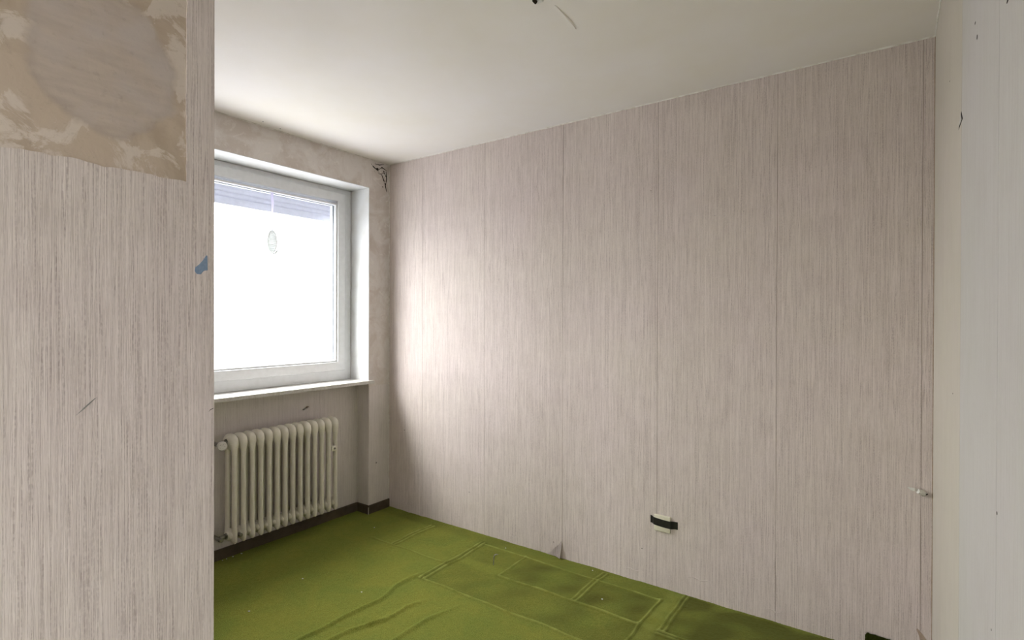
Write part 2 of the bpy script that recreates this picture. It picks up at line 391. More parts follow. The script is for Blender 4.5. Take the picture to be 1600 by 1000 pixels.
# window wall: paper in the niche and on the lower pier, white reveals
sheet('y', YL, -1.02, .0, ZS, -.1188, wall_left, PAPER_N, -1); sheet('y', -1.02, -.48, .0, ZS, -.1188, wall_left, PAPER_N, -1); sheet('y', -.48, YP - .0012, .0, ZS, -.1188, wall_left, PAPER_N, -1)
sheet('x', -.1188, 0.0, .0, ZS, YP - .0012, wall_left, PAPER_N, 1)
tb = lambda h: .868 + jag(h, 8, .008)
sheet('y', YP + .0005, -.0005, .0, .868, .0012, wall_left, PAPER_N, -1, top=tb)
bm = BM()
box(bm, -.186, .0005, YP - .003, YP, ZS + .02, ZH); obj('reveal_lining', bm, REVEAL, wall_left)
bm = BM(); box(bm, -.186, .0005, YL, YL + .003, ZS + .02, ZH); obj('reveal_lining', bm, REVEAL, wall_left)
bm = BM(); box(bm, -.186, .0005, YL, YP, ZH - .003, ZH + .0005); obj('reveal_lining', bm, REVEAL, wall_left)

# ragged bead of filler along the ceiling joints and in the corners (own geometry, uneven thickness)
def bead(name, a, b_, r, seed, m=CAULK):
    a = Vector(a); b_ = Vector(b_); L = (b_ - a).length; k = int(L / .015); bm = BM()
    pts = []; rr = []
    for i in range(k + 1):
        p = a.lerp(b_, i / k); nz = mn.noise(Vector((i * .21, seed, 0))); n2_ = mn.noise(Vector((i * .07, seed + 9, 0)))
        pts.append(p + Vector((0, 0, nz * r * .35)) if abs((b_ - a).z) < .1 else p + Vector((nz * r * .2, nz * r * .2, 0)))
        rr.append(max(r * .35, r * (1 + .7 * nz + .6 * n2_)))
    tube(bm, pts, rr, 6); return struct(obj(name, bm, m, None, True))
bead('trim_1', (0, 0, H), (XR, 0, H), .0045, 1)
bead('trim_2', (0, -2.07, H), (0, 0, H), .0060, 2)
bead('trim_3', (XR, YB, H), (XR, 0, H), .0035, 3)
bead('trim_4', (.001, -.001, 0), (.001, -.001, H), .0030, 4)
bead('trim_5', (XR - .001, -.001, 0.01), (XR - .001, -.001, H), .0018, 5, TORN)
bead('trim_6', (-.1185, YP - .0005, .07), (-.1185, YP - .0005, ZS), .0020, 6)

# skirting: dark brown boards that follow the niche, only on the window wall
def board(name, x0, x1, y0, y1, parent=None):
    bm = BM(); box(bm, x0, x1, y0, y1, -.012, .058); bev(bm, .0025, 2); return obj(name, bm, BROWN, parent)
skirt = struct(board('baseboard_left', -.1175, -.105, YL, YP - .001))
board('board', -.105, .011, YP - .012, YP - .0002, skirt); board('board', .0012, .012, YP - .0, -.0015, skirt)
board('board', .0012, .012, -2.068, YL, skirt); board('board', -.118, .0, YL, YL + .011, skirt)
bm = BM(); box(bm, .011, .0135, YP - .0135, YP - .0095, -.008, .047); obj('end_cap', bm, CHIP, skirt)

# ------------------------------------------------------------------ carpet with ridges, folds and pale lines
RID = [  # x0,y0,x1,y1,height,width,side shift of a second ridge (0 = single)
 (.954, -.618, .946, -.095, .0070, .0055, -.028), (.518, -.414, .520, -.085, .0062, .0050, -.024),
 (.954, -.620, 2.00, -.617, .0048, .0050, 0), (.33, -.429, .949, -.420, .0036, .0045, 0),
 (.963, -.110, 2.01, -.119, .0042, .0050, 0), (1.247, -.369, 1.242, -.110, .0042, .0045, 0),
 (1.247, -.367, 2.008, -.362, .0055, .0055, 0), (1.669, -.362, 1.672, -.030, .0040, .0050, .022),
 (2.012, -.700, 2.016, -.108, .0050, .0055, 0), (2.096, -.366, 2.100, -.008, .0036, .0055, .020),
 (2.095, -.366, 2.90, -.366, .0046, .0060, -.022), (1.85, -.90, 2.3, -.92, .002, .006, 0)]
FOLD = [  # polylines of soft wrinkles
 ([(.905, -.560), (.893, -.66), (.901, -.753), (.936, -.906), (.923, -1.111), (.906, -1.288), (.90, -1.5)], .011, .013),
 ([(1.125, -.728), (1.083, -.862), (1.083, -.978), (1.029, -1.142), (1.009, -1.223), (.98, -1.5)], .011, .013),
 ([(1.272, -.675), (1.243, -.864), (1.228, -1.0), (1.225, -1.10), (1.20, -1.3)], .009, .013),
 ([(1.055, -.90), (1.063, -.98), (1.06, -1.06)], .005, .010)]
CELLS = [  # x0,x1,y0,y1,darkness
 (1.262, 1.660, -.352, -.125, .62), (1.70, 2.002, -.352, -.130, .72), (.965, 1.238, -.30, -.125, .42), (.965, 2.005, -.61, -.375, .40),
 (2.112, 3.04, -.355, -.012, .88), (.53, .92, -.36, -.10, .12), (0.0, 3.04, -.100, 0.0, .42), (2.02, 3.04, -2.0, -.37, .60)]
st = .005
gx = np.arange(-.12, XR + .0001, st); gx[-1] = XR
gy = np.arange(-2.07, .0001, st); gy[-1] = 0.0
X, Y = np.meshgrid(gx, gy); Z = np.zeros_like(X); pale = np.zeros_like(X); dark = np.zeros_like(X)
rs = np.random.RandomState(3)
def fbm(X, Y, f, seed):
    r = np.random.RandomState(seed); s = np.zeros_like(X)
    for k in range(10):
        a = r.uniform(0, 2 * np.pi); ff = f * r.uniform(.5, 2.2); s += np.sin((X * np.cos(a) + Y * np.sin(a)) * ff * 6.283 + r.uniform(0, 6.28)) / 10 ** .5
    return s
wx = X + .004 * fbm(X, Y, 3, 1); wy = Y + .004 * fbm(X, Y, 3, 2)
brk = .62 + .38 * fbm(X, Y, 9, 5)
def segd(px, py, x0, y0, x1, y1):
    dx, dy = x1 - x0, y1 - y0; L2 = dx * dx + dy * dy
    t = np.clip(((px - x0) * dx + (py - y0) * dy) / L2, 0, 1)
    return np.hypot(px - x0 - t * dx, py - y0 - t * dy), t
for x0, y0, x1, y1, h, wd, sh in RID:
    for k in ([0] if not sh else [0, sh]):
        if abs(x1 - x0) < abs(y1 - y0): d, t = segd(wx, wy, x0 + k, y0, x1 + k, y1)
        else: d, t = segd(wx, wy, x0, y0 + k, x1, y1 + k)
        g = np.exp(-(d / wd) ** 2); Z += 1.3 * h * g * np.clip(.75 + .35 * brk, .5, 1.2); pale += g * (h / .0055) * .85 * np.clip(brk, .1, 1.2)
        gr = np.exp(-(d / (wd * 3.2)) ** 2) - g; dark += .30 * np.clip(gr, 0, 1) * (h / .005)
for pl, h, wd in FOLD:
    d = None; L = len(pl) - 1
    for i, (p, q_) in enumerate(zip(pl, pl[1:])):
        di, t = segd(wx, wy, *p, *q_); e_ = np.minimum((i + t) / 1.0, 1)
        hh = np.where(e_ < 1, e_, 1); cur = np.exp(-(di / wd) ** 2) * hh
        d = cur if d is None else np.maximum(d, cur)
    Z += h * d
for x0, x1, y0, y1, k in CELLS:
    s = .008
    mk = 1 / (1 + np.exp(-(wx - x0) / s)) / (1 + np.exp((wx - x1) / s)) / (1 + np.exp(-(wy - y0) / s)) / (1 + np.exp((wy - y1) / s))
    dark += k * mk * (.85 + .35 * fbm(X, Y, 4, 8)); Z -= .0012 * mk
strip = 1 / (1 + np.exp(-(wx - 2.022) / .005)) / (1 + np.exp((wx - 2.09) / .005)) * (wy > -1.2)
pale += .22 * strip * brk; dark *= (1 - .6 * strip)
near = np.exp(-((Y + .0) / .03) ** 2); Z += .0015 * near * (.5 + .5 * fbm(X, Y, 5, 9))
Z += .0007 * fbm(X, Y, 2.5, 11) + .0004 * rs.randn(*X.shape)
# below the baseboards / behind walls nothing shows: keep it flat there
ny, nx = X.shape
co = np.stack([X, Y, Z], -1).reshape(-1, 3)
idx = np.arange(nx * ny).reshape(ny, nx)
q = np.stack([idx[:-1, :-1], idx[:-1, 1:], idx[1:, 1:], idx[1:, :-1]], -1).reshape(-1, 4)
me = bpy.data.meshes.new('carpet')
me.vertices.add(len(co)); me.vertices.foreach_set('co', co.ravel())
me.loops.add(q.size); me.loops.foreach_set('vertex_index', q.ravel().astype(np.int32))
me.polygons.add(len(q)); me.polygons.foreach_set('loop_start', np.arange(0, q.size, 4, dtype=np.int32)); me.polygons.foreach_set('loop_total', np.full(len(q), 4, dtype=np.int32))
me.update(calc_edges=True)
me.polygons.foreach_set('use_smooth', np.ones(len(q), bool))
ca = me.color_attributes.new('wear_and_ridges', 'FLOAT_COLOR', 'POINT')
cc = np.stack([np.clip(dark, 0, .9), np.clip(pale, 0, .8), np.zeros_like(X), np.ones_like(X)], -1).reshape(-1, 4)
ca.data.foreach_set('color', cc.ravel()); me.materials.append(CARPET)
co_ = bpy.data.objects.new('carpet', me); C.objects.link(co_); co_.parent = floor
bm = BM(); box(bm, 1.797, XR, YB, -2.07, -.012, 0.0); obj('carpet', bm, CARPET, floor)

# ------------------------------------------------------------------ window
Y0, Y1 = YL + .003, YP - .003; Z0, Z1 = .910, ZH - .003
window = bpy.data.objects.new('window_1', None); C.objects.link(window); window.location = (-.2, (Y0 + Y1) / 2, Z0); struct(window)
def ring_frame(name, x0, x1, ya, yb, za, zb, wd, m, parent, bw=.003):
    """four mitred rails in one mesh"""
    bm = BM()
    def fr(x, i): return [Vector((x, ya + i, za + i)), Vector((x, yb - i, za + i)), Vector((x, yb - i, zb - i)), Vector((x, ya + i, zb - i))]
    o1, i1, o2, i2 = [[bm.verts.new(p) for p in fr(x, i)] for x, i in ((x1, 0), (x1, wd), (x0, 0), (x0, wd))]
    for k in range(4):
        j = (k + 1) % 4
        bm.faces.new((o1[k], o1[j], i1[j], i1[k])); bm.faces.new((o2[k], i2[k], i2[j], o2[j]))
        bm.faces.new((o1[k], o2[k], o2[j], o1[j])); bm.faces.new((i1[k], i1[j], i2[j], i2[k]))
    bmesh.ops.recalc_face_normals(bm, faces=bm.faces); bev(bm, bw, 2)
    return obj(name, bm, m, parent)
ring_frame('window_frame', -.26, -.188, Y0, Y1, Z0, Z1, .066, WHITE, window)
sy0, sy1, sz0, sz1 = Y0 + .057, Y1 - .057, .975, 2.190
sash = ring_frame('sash', -.25, -.173, sy0, sy1, sz0, sz1, .060, WHITE, window, .004)
ring_frame('glazing_bead', -.212, -.183, sy0 + .0595, sy1 - .0595, sz0 + .0595, sz1 - .0745, .0125, WHITE, sash, .004)
ring_frame('gasket', -.2135, -.2095, sy0 + .066, sy1 - .066, sz0 + .066, sz1 - .081, .009, GASKET, sash, .0005)
ring_frame('outer_bead', -.25, -.222, sy0 + .0595, sy1 - .0595, sz0 + .0595, sz1 - .0745, .012, WHITE, sash, .002)
bm = BM(); box(bm, -.2215, -.2135, sy0 + .061, sy1 - .061, sz0 + .061, sz1 - .061); obj('pane', bm, GLASS, sash)
bm = BM(); box(bm, -.174, -.162, sy0 + .015, sy0 + .045, 1.50, 1.57); bev(bm, .004); cyl(bm, (-.165, sy0 + .03, 1.545), (-.135, sy0 + .03, 1.545), .009); box(bm, -.142, -.126, sy0 + .020, sy0 + .040, 1.42, 1.555)
obj('window_handle', bm, WHITE, sash, True)
# roller shutter, pulled nearly all the way up; slats seen through the glass
shut = bpy.data.objects.new('roller_shutter', None); C.objects.link(shut); shut.location = (-.32, -.84, 2.006)
tag(shut, 'pale grey roller shutter rolled up behind the top of the window pane', 'shutter')
ya, yb = YL + .058, YP - .058
bm = BM(); box(bm, -.330, -.312, ya, yb, 2.006, 2.050); bev(bm, .003); obj('bottom_rail', bm, SHUT, shut)
for k in range(4):
    z = 2.0505 + k * .0350; bm = BM(); prof = []
    for i in range(9): t = i / 8; prof.append((-.314 - .007 * (1 - math.sin(math.pi * t)), z + .0345 * t))
    prof += [(-.326, z + .0345), (-.326, z)]
    for yy in (ya, yb): pass
    A = [bm.verts.new((x, ya, zz)) for x, zz in prof]; B = [bm.verts.new((x, yb, zz)) for x, zz in prof]; m_ = len(prof)
    for i in range(m_): bm.faces.new((A[i], A[(i + 1) % m_], B[(i + 1) % m_], B[i]))
    bm.faces.new(A); bm.faces.new(list(reversed(B))); obj('slat', bm, SHUT, shut, True)
for y in (yb + .0005, ya - .0005):
    s = -1 if y > -.8 else 1
    bm = BM(); box(bm, -.340, -.30, min(y, y + s * .012), max(y, y + s * .012), .935, 2.185); obj('guide_rail', bm, SHUT, window)
# pale oval mark at the pane, built as a ribbed disc and ribbon
orn = thing('window_oval', (-.196, -.764, 1.735), 'small pale ribbed oval disc below a lilac ribbon in front of the window glass', 'ornament')
oy, oz = -.764, 1.803
bm = BM(); loft(bm, [[Vector((xx, oy + ww * .029 * math.cos(t), oz + ww * .067 * math.sin(t))) for t in [2 * math.pi * i / 28 for i in range(28)]] for xx, ww in ((-.1985, .9), (-.1975, 1.0), (-.1950, 1.0), (-.1940, .9))])
obj('disc', bm, ORN, orn, True)
bm = BM(); pts = [(-.196, oy + .030 * math.cos(t), oz + .068 * math.sin(t)) for t in [2 * math.pi * i / 32 for i in range(33)]]
tube(bm, pts, .0035, 8); obj('rim', bm, ORN, orn, True)
for k in range(11):
    z = oz - .056 + k * .0112; hw = .030 * math.sqrt(max(0, 1 - ((z - oz) / .068) ** 2)); bm = BM()
    tube(bm, [(-.196, oy - hw, z), (-.192, oy - hw * .3, z + .0015), (-.192, oy + hw * .3, z + .0015), (-.196, oy + hw, z)], .0017, 6); obj('rib', bm, ORN, orn, True)
bm = BM(); pts = [(-.190, oy + .004 + .034 * math.cos(t), oz - .004 + .071 * math.sin(t)) for t in [math.pi * (1.3 + .62 * i / 12) for i in range(13)]]
tube(bm, pts, [.001 + .0055 * math.sin(math.pi * i / 12) for i in range(13)], 8); obj('crescent', bm, ORN, orn, True)
bm = BM(); k = 12; L = []
for i in range(k + 1):
    z = 1.871 + (2.108 - 1.871) * i / k; L.append([bm.verts.new((-.196 + .003 * math.sin(i), oy + s * (.004 + .006 * i / k), z)) for s in (-1, 1)])
for a, c in zip(L, L[1:]): bm.faces.new((a[0], a[1], c[1], c[0]))
bmesh.ops.solidify(bm, geom=bm.faces[:], thickness=.0008); obj('ribbon', bm, LILAC, orn, True)

bm = BM(); box(bm, -.255, .022, YL + .001, YP - .001, ZS, .9095)
box(bm, .0015, .022, YP - .001, -.148, ZS, .9095); bmesh.ops.remove_doubles(bm, verts=bm.verts, dist=.0001); bev(bm, .0025)
sill = tag(obj('window_sill', bm, STONE), 'pale stone window sill with a worn front edge above the radiator', 'window sill'); 
struct(sill)
sill.name = 'trim_7'

# ------------------------------------------------------------------ radiator
RZ = .116; RX = -.0175
rad = thing('column_radiator', (RX, -.785, 0), 'cream column radiator with fourteen sections under the window', 'radiator')
def section():
    bm = BM()
    for cx in (RX + .036, RX - .036):            # two flattened columns
        rings = []
        for z, a, b_ in ((-.002, .004, .0015), (.002, .014, .0065), (.012, .0215, .0115), (.030, .0225, .0132), (.060, .0215, .0122), (.100, .0195, .0110), (.30, .0188, .0106), (.47, .0190, .0108), (.495, .0200, .0125), (.515, .0215, .0180), (.540, .0225, .0215)):
            rings.append(sell(cx, 0, RZ + z, a, b_, 2.1, 18))
        loft(bm, rings)
        g = []                                   # pressed seam down the side
    rings = []
    for z, a, b_, n_ in ((.505, .052, .010, 2.2), (.515, .057, .0195, 2.5), (.530, .0595, .0228, 2.7), (.548, .0590, .0236, 2.8), (.565, .0545, .0228, 2.7), (.578, .045, .0190, 2.4), (.586, .030, .0120, 2.2), (.589, .012, .004, 2)):
        rings.append(sell(RX, 0, RZ + z, a, b_, n_, 24))
    loft(bm, rings)
    rings = []
    for z, a, b_, n_ in ((.008, .030, .0050, 2.2), (.016, .0500, .0105, 2.3), (.040, .0540, .0120, 2.5), (.062, .050, .0105, 2.3), (.072, .040, .0060, 2.2)):
        rings.append(sell(RX, 0, RZ + z, a, b_, n_, 24))
    loft(bm, rings)
    rings = []
    for i in range(9):                           # swollen lower hub that shows between the feet
        t = math.pi * (i + .35) / 8.7; rings.append(sell(RX + .010, 0, RZ + .044 - .027 * math.cos(t), .040 * math.sin(t) + .001, .0238 * math.sin(t) + .0005, 2.3, 20))
    loft(bm, rings)
    for z in (.547, .040):                       # hubs that join the sections
        cyl(bm, (RX, -.0247, RZ + z), (RX, .0247, RZ + z), .021, None, 20)
        for s in (-1, 1): cyl(bm, (RX, s * .019, RZ + z), (RX, s * .0243, RZ + z), .027, .023, 20)
    return bm
p_ = obj('radiator_section', section(), ENAMEL, None, True)
sect = [p_] + [p_.copy() for _ in range(13)]
for k, o in enumerate(sect):
    if k: C.objects.link(o)
    o.location = (0, -1.106 + k * .0493, 0); o.parent = rad; o.matrix_parent_inverse = Matrix.Translation(-rad.location)
yL, yR = -1.106 - .0247, -1.106 + 13 * .0493 + .0247
# thermostatic valve at the upper left
bm = BM(); zz = RZ + .547
cyl(bm, (RX, yL + .002, zz), (RX, yL - .008, zz), .019, .017, 6); cyl(bm, (RX, yL - .006, zz), (RX, yL - .030, zz), .0125, None, 16)
cyl(bm, (-.119, yL - .030, zz - .012), (RX + .004, yL - .030, zz - .012), .0115, None, 16); cyl(bm, (RX - .012, yL - .030, zz - .012), (RX + .004, yL - .030, zz - .012), .0165, None, 6)
obj('valve_body', bm, METAL, rad, True)['label'] = 'dull metal valve body'
bm = BM(); d = Vector((.88, -.35, .10)).normalized(); a = Vector((RX + .004, yL - .028, zz - .012))
cyl(bm, a, a + d * .012, .015, .019, 28); cyl(bm, a + d * .012, a + d * .044, .0235, .0245, 28); cyl(bm, a + d * .044, a + d * .052, .0245, .019, 28)
knob = obj('thermostat_head', bm, KNOB, rad, True); knob['label'] = 'white round thermostat knob'
u_ = d.orthogonal().normalized(); v_ = d.cross(u_)
for k in range(12):
    t = 2 * math.pi * k / 12; rr = u_ * math.cos(t) + v_ * math.sin(t); bm = BM()
    cyl(bm, a + d * .016 + rr * .0236, a + d * .040 + rr * .0246, .0016, None, 6); obj('grip_rib', bm, KNOB, knob)
for k in range(5):
    t = 2 * math.pi * k / 5 + .4; bm = BM(); c_ = a + d * .0518 + (u_ * math.cos(t) + v_ * math.sin(t)) * .012
    cyl(bm, c_, c_ + d * .0006, .0018, None, 8); obj('dial_mark', bm, METAL, knob)
# lower valve and pipe
bm = BM(); zb = RZ + .040
cyl(bm, (RX, yL + .002, zb), (RX, yL - .008, zb), .018, .016, 6); cyl(bm, (RX, yL - .006, zb), (RX, yL - .034, zb), .0105, None, 16)
cyl(bm, (-.119, yL - .036, zb - .006), (RX + .012, yL - .036, zb - .006), .0105, None, 16); cyl(bm, (RX + .010, yL - .036, zb - .006), (RX + .026, yL - .036, zb - .006), .013, .011, 6)
obj('return_valve', bm, METAL, rad, True)['label'] = 'dull metal return valve at the foot'
bm = BM(); cyl(bm, (RX, yR - .002, zz), (RX, yR + .010, zz), .018, .016, 6); cyl(bm, (RX, yR + .008, zz), (RX + .0, yR + .022, zz), .005, None, 10); obj('air_vent', bm, ENAMEL, rad, True)
bm = BM(); cyl(bm, (RX, yR - .002, zb + .01), (RX, yR + .010, zb + .01), .018, .016, 6); obj('end_plug', bm, ENAMEL, rad, True)
def clip(y, z):
    bm = BM(); box(bm, RX + .040, RX + .062, y - .017, y + .017, z - .015, z + .015); bev(bm, .002)
    c = obj('clamp', bm, ENAMEL, rad); bm = BM(); cyl(bm, (RX + .061, y, z), (RX + .067, y, z), .0075, .0065, 6); obj('screw', bm, METAL, c)
clip(-1.106 + 12.55 * .0493, .512)
bm = BM(); cyl(bm, (RX + .035, -1.106 + .5 * .0493, RZ + .045), (RX + .062, -1.106 + .5 * .0493, RZ + .045), .010, .009, 12); obj('lower_clamp', bm, METAL, rad, True)
for y in (-1.106 + 2.5 * .0493, -1.106 + 10.5 * .0493):   # wall brackets that carry it
    for z in (RZ + .052, RZ + .50):
        bm = BM(); box(bm, -.1186, RX + .02, y - .004, y + .004, z, z + .014); obj('wall_bracket', bm, ENAMEL, rad)

# ------------------------------------------------------------------ socket cover under black tape
plate = thing('socket_cover', (1.985, 0, .322), 'cream square socket cover low on the long striped wall, under black tape', 'socket cover')
bm = BM(); box(bm, 1.944, 2.027, -.010, 0, .2815, .3635); bev(bm, .006, 4); obj('cover_plate', bm, CREAM, plate, True)
bm = BM(); cyl(bm, (1.9855, -.0098, .3225), (1.9855, -.0112, .3225), .026, .0255, 32); obj('centre_disc', bm, CREAM, plate, True)
bm = BM(); A = []
zc = lambda x: .3262 - .0040 * (x - 1.992) / .069 - .004 * (1 - ((x - 1.992) / .069) ** 2) + .003
for i in range(29):
    x = 1.923 + (2.061 - 1.923) * i / 28; e_ = min(max((x - 1.932) / .012, 0), 1) * min(max((2.046 - x) / .019, 0), 1)
    y = -.0008 - .0108 * (3 * e_ ** 2 - 2 * e_ ** 3)
    A.append([bm.verts.new((x, y, zc(x) - .0185)), bm.verts.new((x, y, zc(x) + .0185)), bm.verts.new((x, y + .0006, zc(x) + .0185)), bm.verts.new((x, y + .0006, zc(x) - .0185))])
for a, c in zip(A, A[1:]):
    for k in range(4): bm.faces.new((a[k], a[(k + 1) % 4], c[(k + 1) % 4], c[k]))
bm.faces.new(A[0]); bm.faces.new(A[-1])
tag(centre(obj('tape', bm, BLACK, None, True)), 'strip of black tape stuck across the cream socket cover on the wall', 'tape')

# ------------------------------------------------------------------ cable stub near the right corner
cb = thing('cable_stub', (3.005, 0, .672), 'short cut white cable end poking out of the long wall by the right corner', 'cable')
bm = BM(); tube(bm, [(3.010, .0, .668), (3.007, -.010, .672), (3.000, -.022, .677), (2.992, -.030, .680)], [.011, .0115, .010, .008], 10); obj('sheath', bm, CHIP, cb, True)
for k in range(3):
    bm = BM(); tube(bm, [(2.994, -.028, .680 + k * .003 - .003), (2.982, -.030, .684 + k * .004 - .004), (2.968 - k * .004, -.026, .6845 + k * .0035 - .003)], .0018, 6); obj('wire', bm, CHIP, cb, True)
bm = BM(); cyl(bm, (3.014, .0002, .664), (3.016, -.0010, .660), .011, .009, 14); obj('stub_shadow', bm, DARK, cb)  # dark disc standing in for the stub's small cast shadow

# bent metal pin standing in the carpet
pin = obj('bent_nail', (lambda bm: (tube(bm, [(1.152, -.288, -.004), (1.152, -.286, .02), (1.152, -.284, .040), (1.153, -.281, .049), (1.158, -.276, .053), (1.168, -.268, .053)], [.0022, .0028, .0030, .0030, .0026, .0016], 8), bm)[1])(BM()), METAL, None, True)
tag(centre(pin), 'grey bent nail sticking up out of the green carpet near the long wall', 'nail')

# blue paper scrap on the passage wall
def flat_piece(name, P3, pts, m, parent=None, th=.0006, nrm=(1, 0, 0), lift=0.0):
    bm = BM(); vs = [bm.verts.new(P3(*p)) for p in pts]; f = bm.faces.new(vs)
    r = bmesh.ops.extrude_face_region(bm, geom=[f])
    for v in [v for v in r['geom'] if isinstance(v, bmesh.types.BMVert)]: v.co += Vector(nrm) * th
    return obj(name, bm, m, parent)
bs = [(-2.0835, 1.4585), (-2.0828, 1.4300), (-2.0900, 1.4285), (-2.0960, 1.4210), (-2.1035, 1.4215), (-2.1070, 1.4270), (-2.1060, 1.4340), (-2.0990, 1.4400), (-2.0910, 1.4500), (-2.0860, 1.4590)]
sc = flat_piece('paper_scrap', lambda y, z: (1.8002, y, z), bs, BLUE)
tag(centre(sc), 'torn blue scrap of paper stuck on the near striped wall beside its edge', 'paper scrap')
# pencil-like scratch on the same wall
flat_piece('scratch', lambda y, z: (1.8001, y, z), [(-2.293, 1.1730), (-2.280, 1.1835), (-2.265, 1.1988), (-2.264, 1.2000), (-2.2665, 1.1996), (-2.281, 1.1862)], METAL, wall_passage, .0002)
flat_piece('scratch', lambda y, z: (1.8001, y, z), [(-2.081, 1.150), (-2.0765, 1.1535), (-2.0712, 1.1555), (-2.0712, 1.1565), (-2.077, 1.1548)], DARK, wall_passage, .0002)

# small holes and chips in the walls (each its own part)
def hole_back(x, z, r=.0025):
    bm = BM(); cyl(bm, (x, .0004, z), (x, -.0004, z), r, r * .8, 8); obj('nail_hole', bm, DARK, wall_back)
from_px = lambda px, py: fw + rt * ((px - 800) / 836.4) + up * ((500 - py) / 836.4)
def on_back(px, py): d = from_px(px, py); p = CAM + d * (-CAM.y / d.y); return p.x, p.z
def on_x(px, py, x): d = from_px(px, py); p = CAM + d * ((x - CAM.x) / d.x); return p.y, p.z
for px, py, r in ((1017, 298, .0022), (1117, 337, .0018), (1162, 330, .0015), (632, 672, .004), (733, 769, .003), (865, 847, .003), (1003, 857, .003), (1070, 222, .0015)):
    hole_back(*on_back(px, py), r)
for px, py, ry, rz in ((1527, 58, .006, .005), (1524, 36, .007, .002), (1575, 0, .010, .003), (1489, 615, .004, .002), (1484, 127, .003, .002), (1549, 984, .002, .002), (1558, 802, .003, .003)):
    y, z = on_x(px, py, XR); bm = BM(); cyl(bm, (XR - .0004, y, z), (XR + .0002, y, z), 1, .8, 10)
    for v in bm.verts: v.co.y = y + (v.co.y - y) * ry; v.co.z = z + (v.co.z - z) * rz
    obj('nail_hole', bm, DARK, wall_right)
y, z = on_x(1501, 187, XR)
flat_piece('paper_tear', lambda a, c: (XR - .0001, y + a, z + c), [(.045, -.012), (-.050, -.012), (-.016, .016)], DARK, wall_right, .0002, (-1, 0, 0))
flat_piece('paper_tear', lambda a, c: (XR - .0006, y + a, z + c), [(.032, -.009), (-.030, -.009), (-.012, .011)], PAPER_R, wall_right, .0006, (-1, 0, 0))
y, z = on_x(588, 723, 0.0012)
bm = BM(); cyl(bm, (.0008, y, z), (.0022, y, z), .006, .005, 14); cyl(bm, (.002, y, z), (.0028, y, z), .003, .002, 10); obj('wall_plug', bm, METAL, wall_left)
# scraped spot above the radiator: torn paper with raised rim
y, z = on_x(474, 637, -.1188)
rng = random.Random(4)
for k in range(7):
    a = rng.uniform(-.032, .032); c = -.012 + abs(a) * .35 + rng.uniform(-.004, .004); s = rng.uniform(.006, .013)
    flat_piece('torn_flake', lambda p, q2, a=a, c=c: (-.1186, y + a + p, z + c + q2), [(s * math.cos(t) * (1 + .4 * rng.random()), s * .5 * math.sin(t) * (1 + .4 * rng.random())) for t in [6.283 * i / 7 for i in range(7)]], TORN if k % 2 else CHIP, wall_left, .0012)
# peeling, blackened paint in the top corner of the window wall
for px, py, s, dk in ((584, 261, .015, 1), (590, 264, .020, 1), (597, 262, .014, 1), (600, 268, .014, 1), (603, 276, .010, 1), (593, 270, .016, 0), (587, 268, .014, 0), (601, 285, .012, 0), (598, 292, .010, 1), (582, 257, .012, 0)):
    y, z = on_x(px, py, .001); z = min(z, H - .012)
    y = min(y, -.012)
    pts = [(s * math.cos(t) * rng.uniform(.6, 1.3), s * .6 * math.sin(t) * rng.uniform(.6, 1.3)) for t in [6.283 * i / 8 for i in range(8)]]
    if dk: flat_piece('paint_flake', lambda p, q2: (.0002, y + p * .55, z + q2 * .5), pts, DARK, wall_left, .0004)
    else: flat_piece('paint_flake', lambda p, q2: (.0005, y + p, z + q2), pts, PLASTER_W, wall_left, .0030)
for pl in (((580, 256), (585, 262), (590, 266), (597, 262), (604, 267)), ((590, 266), (594, 272), (600, 270), (603, 276)), ((603, 268), (604, 280), (602, 290), (604, 300)), ((596, 272), (600, 283), (602, 290)), ((586, 256), (593, 258), (600, 257))):
    pts = []
    for px, py in pl:
        y, z = on_x(px, py, .001); pts.append((.0015, min(y, -.006), min(z, H - .006)))
    bm = BM(); tube(bm, pts, [.0016] + [.0034] * (len(pts) - 2) + [.0012], 6); obj('crack', bm, DARK, wall_left)

# ------------------------------------------------------------------ wallpaper curl at the foot of a seam (x=1.413)
bm = BM(); G = []
for i in range(9):
    row = []
    for j in range(9):
        u, v = i / 8, j / 8                       # u along wall to the left, v height
        x = 1.4125 - .090 * u * (1 - v * .9); z_ = .004 + .095 * v * (1 - .15 * u)
        lift = .024 * (1 - u) ** 2.2 * (1 - v) ** 1.3
        row.append(bm.verts.new((x, -.0006 - lift, z_)))
    G.append(row)
for i in range(8):
    for j in range(8): bm.faces.new((G[i][j], G[i + 1][j], G[i + 1][j + 1], G[i][j + 1]))
bmesh.ops.solidify(bm, geom=bm.faces[:], thickness=.0008)
obj('paper_curl', bm, PAPER, wall_back, True)
bm = BM(); box(bm, 1.4126, 1.4134, -.0003, .0004, .0, .95); obj('open_seam', bm, TORN, wall_back)
# torn brown paper at the foot of the right corner
flat_piece('torn_paper', lambda x, z_: (x, -.0006, z_), [(3.037, .020), (3.037, .082), (3.024, .104), (3.006, .128), (2.995, .140), (2.991, .136), (2.998, .118), (3.004, .092), (3.008, .020)], TORN, wall_back, .0008, (0, -1, 0))

# scuffed paper bulges low on the long wall
for px, py, wd in ((905, 882, .05), (990, 890, .06), (1210, 955, .05), (1090, 905, .07), (800, 838, .04), (715, 806, .05)):
    x, z_ = on_back(px, py); bm = BM(); tube(bm, [(x - wd + 2 * wd * i / 12, .0006, z_ + .004 * math.sin(i * 1.1 + px)) for i in range(13)], [.0006 + .0022 * math.sin(math.pi * i / 12) for i in range(13)], 6)
    obj('paper_crease', bm, PAPER, wall_back, True)

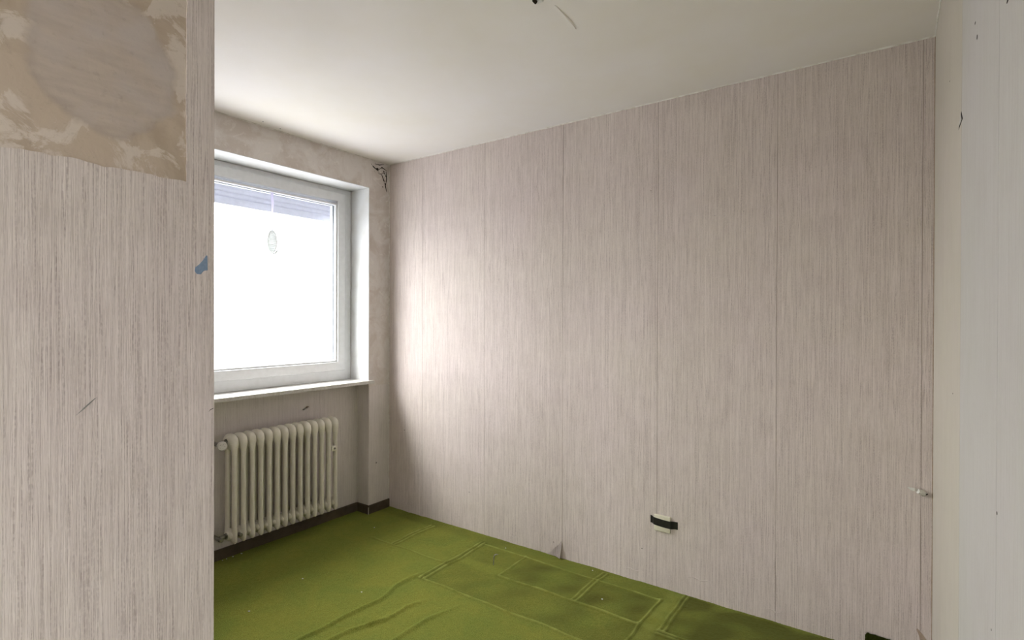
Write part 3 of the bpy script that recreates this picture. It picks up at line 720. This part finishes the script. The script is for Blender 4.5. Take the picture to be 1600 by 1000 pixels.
# ------------------------------------------------------------------ frayed carpet edge turned up against the wall at the right
bm = BM(); cols = []
rng = random.Random(12)
for i in range(25):
    t = i / 24; x = 2.826 + .205 * t; row = []
    hgt = .073 - .010 * t + rng.uniform(-.002, .002) + (-.012 if i == 0 else 0)
    for j in range(6):
        v = j / 5; row.append(bm.verts.new((x + rng.uniform(-.001, .001), -.020 + .014 * v - .006 * math.sin(3.1 * v) , hgt * v)))
    cols.append(row)
for a, c in zip(cols, cols[1:]):
    for j in range(5): bm.faces.new((a[j], c[j], c[j + 1], a[j + 1]))
bmesh.ops.solidify(bm, geom=bm.faces[:], thickness=.006)
for i in range(60):                               # fray
    t = rng.random(); x = 2.828 + .20 * t; zt = .070 - .010 * t
    cyl(bm, (x, -.008, zt - .004), (x + rng.uniform(-.004, .004), -.008 + rng.uniform(-.002, .002), zt + rng.uniform(.003, .009)), .0011, .0003, 4)
for i in range(16):
    zt = .068 * rng.random(); cyl(bm, (2.829, -.012, zt), (2.829 - rng.uniform(.003, .007), -.012, zt + rng.uniform(-.003, .004)), .0011, .0003, 4)
FRAY = speckled('dark_green_carpet_edge', (.045, .055, .010), (.028, .032, .007), .95, .02, 400)
tag(centre(obj('carpet_offcut', bm, FRAY)), 'dark green frayed carpet offcut curled up against the foot of the long wall', 'carpet offcut')

# ------------------------------------------------------------------ crumbs of paint and plaster on the carpet
rng = random.Random(21)
def floor_pt(px, py): d = from_px(px, py); p = CAM + d * (-CAM.z / d.z); return p.x, p.y
crumbs = [(345, 875, 'white paint crumb on the carpet at the near left, below the radiator valve'), (352, 873, 'white paint crumb, second from the left in the short row below the radiator valve'), (361, 869, 'white paint crumb, third from the left in the short row below the radiator'), (374, 864, 'white paint crumb below the second radiator section, rightmost of a short row'),
          (389, 956, 'pale crumb alone on the lit carpet at the lower left'), (473, 905, 'pale crumb on the lit carpet in front of the radiator middle'), (565, 926, 'pale crumb between the long carpet folds'),
          (790, 857, 'pale crumb on the carpet above the bent nail beside the long wall'), (926, 892, 'pale crumb by the long wall right of the curled wallpaper'), (941, 937, 'pale crumb inside a dark carpet rectangle'),
          (585, 825, 'pale crumb on the shaded carpet near the pier')]
for px, py, lb in crumbs:
    x, y = floor_pt(px, py); x = max(x, -.085); bm = BM(); bmesh.ops.create_icosphere(bm, subdivisions=1, radius=.0045 * rng.uniform(.7, 1.2))
    for v in bm.verts: v.co = Vector((v.co.x * rng.uniform(.7, 1.3), v.co.y * rng.uniform(.7, 1.2), v.co.z * .55)); v.co += Vector((x, y, .003))
    o = centre(obj('paint_crumb', bm, CHIP)); tag(o, lb or 'white paint crumb in the middle of the short row below the radiator valve', 'paint chip', 'crumbs scattered on the carpet')

# ------------------------------------------------------------------ ceiling lamp outlet and old marks
lamp = thing('ceiling_outlet', (1.931, -1.05, H), 'cut black ceiling lamp wire with a white terminal at the top of the picture', 'lamp outlet')
bm = BM(); tube(bm, [(1.931, -1.110, H), (1.930, -1.108, H - .014), (1.928, -1.100, H - .024), (1.930, -1.090, H - .027)], .0065, 10); obj('wire', bm, DARK, lamp, True)
bm = BM(); box(bm, 1.922, 1.952, -1.092, -1.076, H - .026, H - .015); bev(bm, .003); obj('terminal', bm, KNOB, lamp)
bm = BM(); cyl(bm, (1.931, -1.110, H), (1.931, -1.110, H - .004), .022, .018, 24); obj('hole_rim', bm, CAULK, lamp, True)
bm = BM(); tube(bm, [(1.950, -1.00, H), (1.948, -.94, H), (1.944, -.88, H), (1.936, -.825, H)], [.002, .0035, .005, .002], 8); obj('filler_ridge', bm, CEIL, ceiling, True)
for px, py in ((411, 190), (438, 201)):
    d = from_px(px, py); p = CAM + d * ((H - CAM.z) / d.z); bm = BM(); cyl(bm, (max(p.x, .02), p.y, H), (max(p.x, .02), p.y, H - .001), .004, .003, 8); obj('nail_hole', bm, DARK, ceiling)
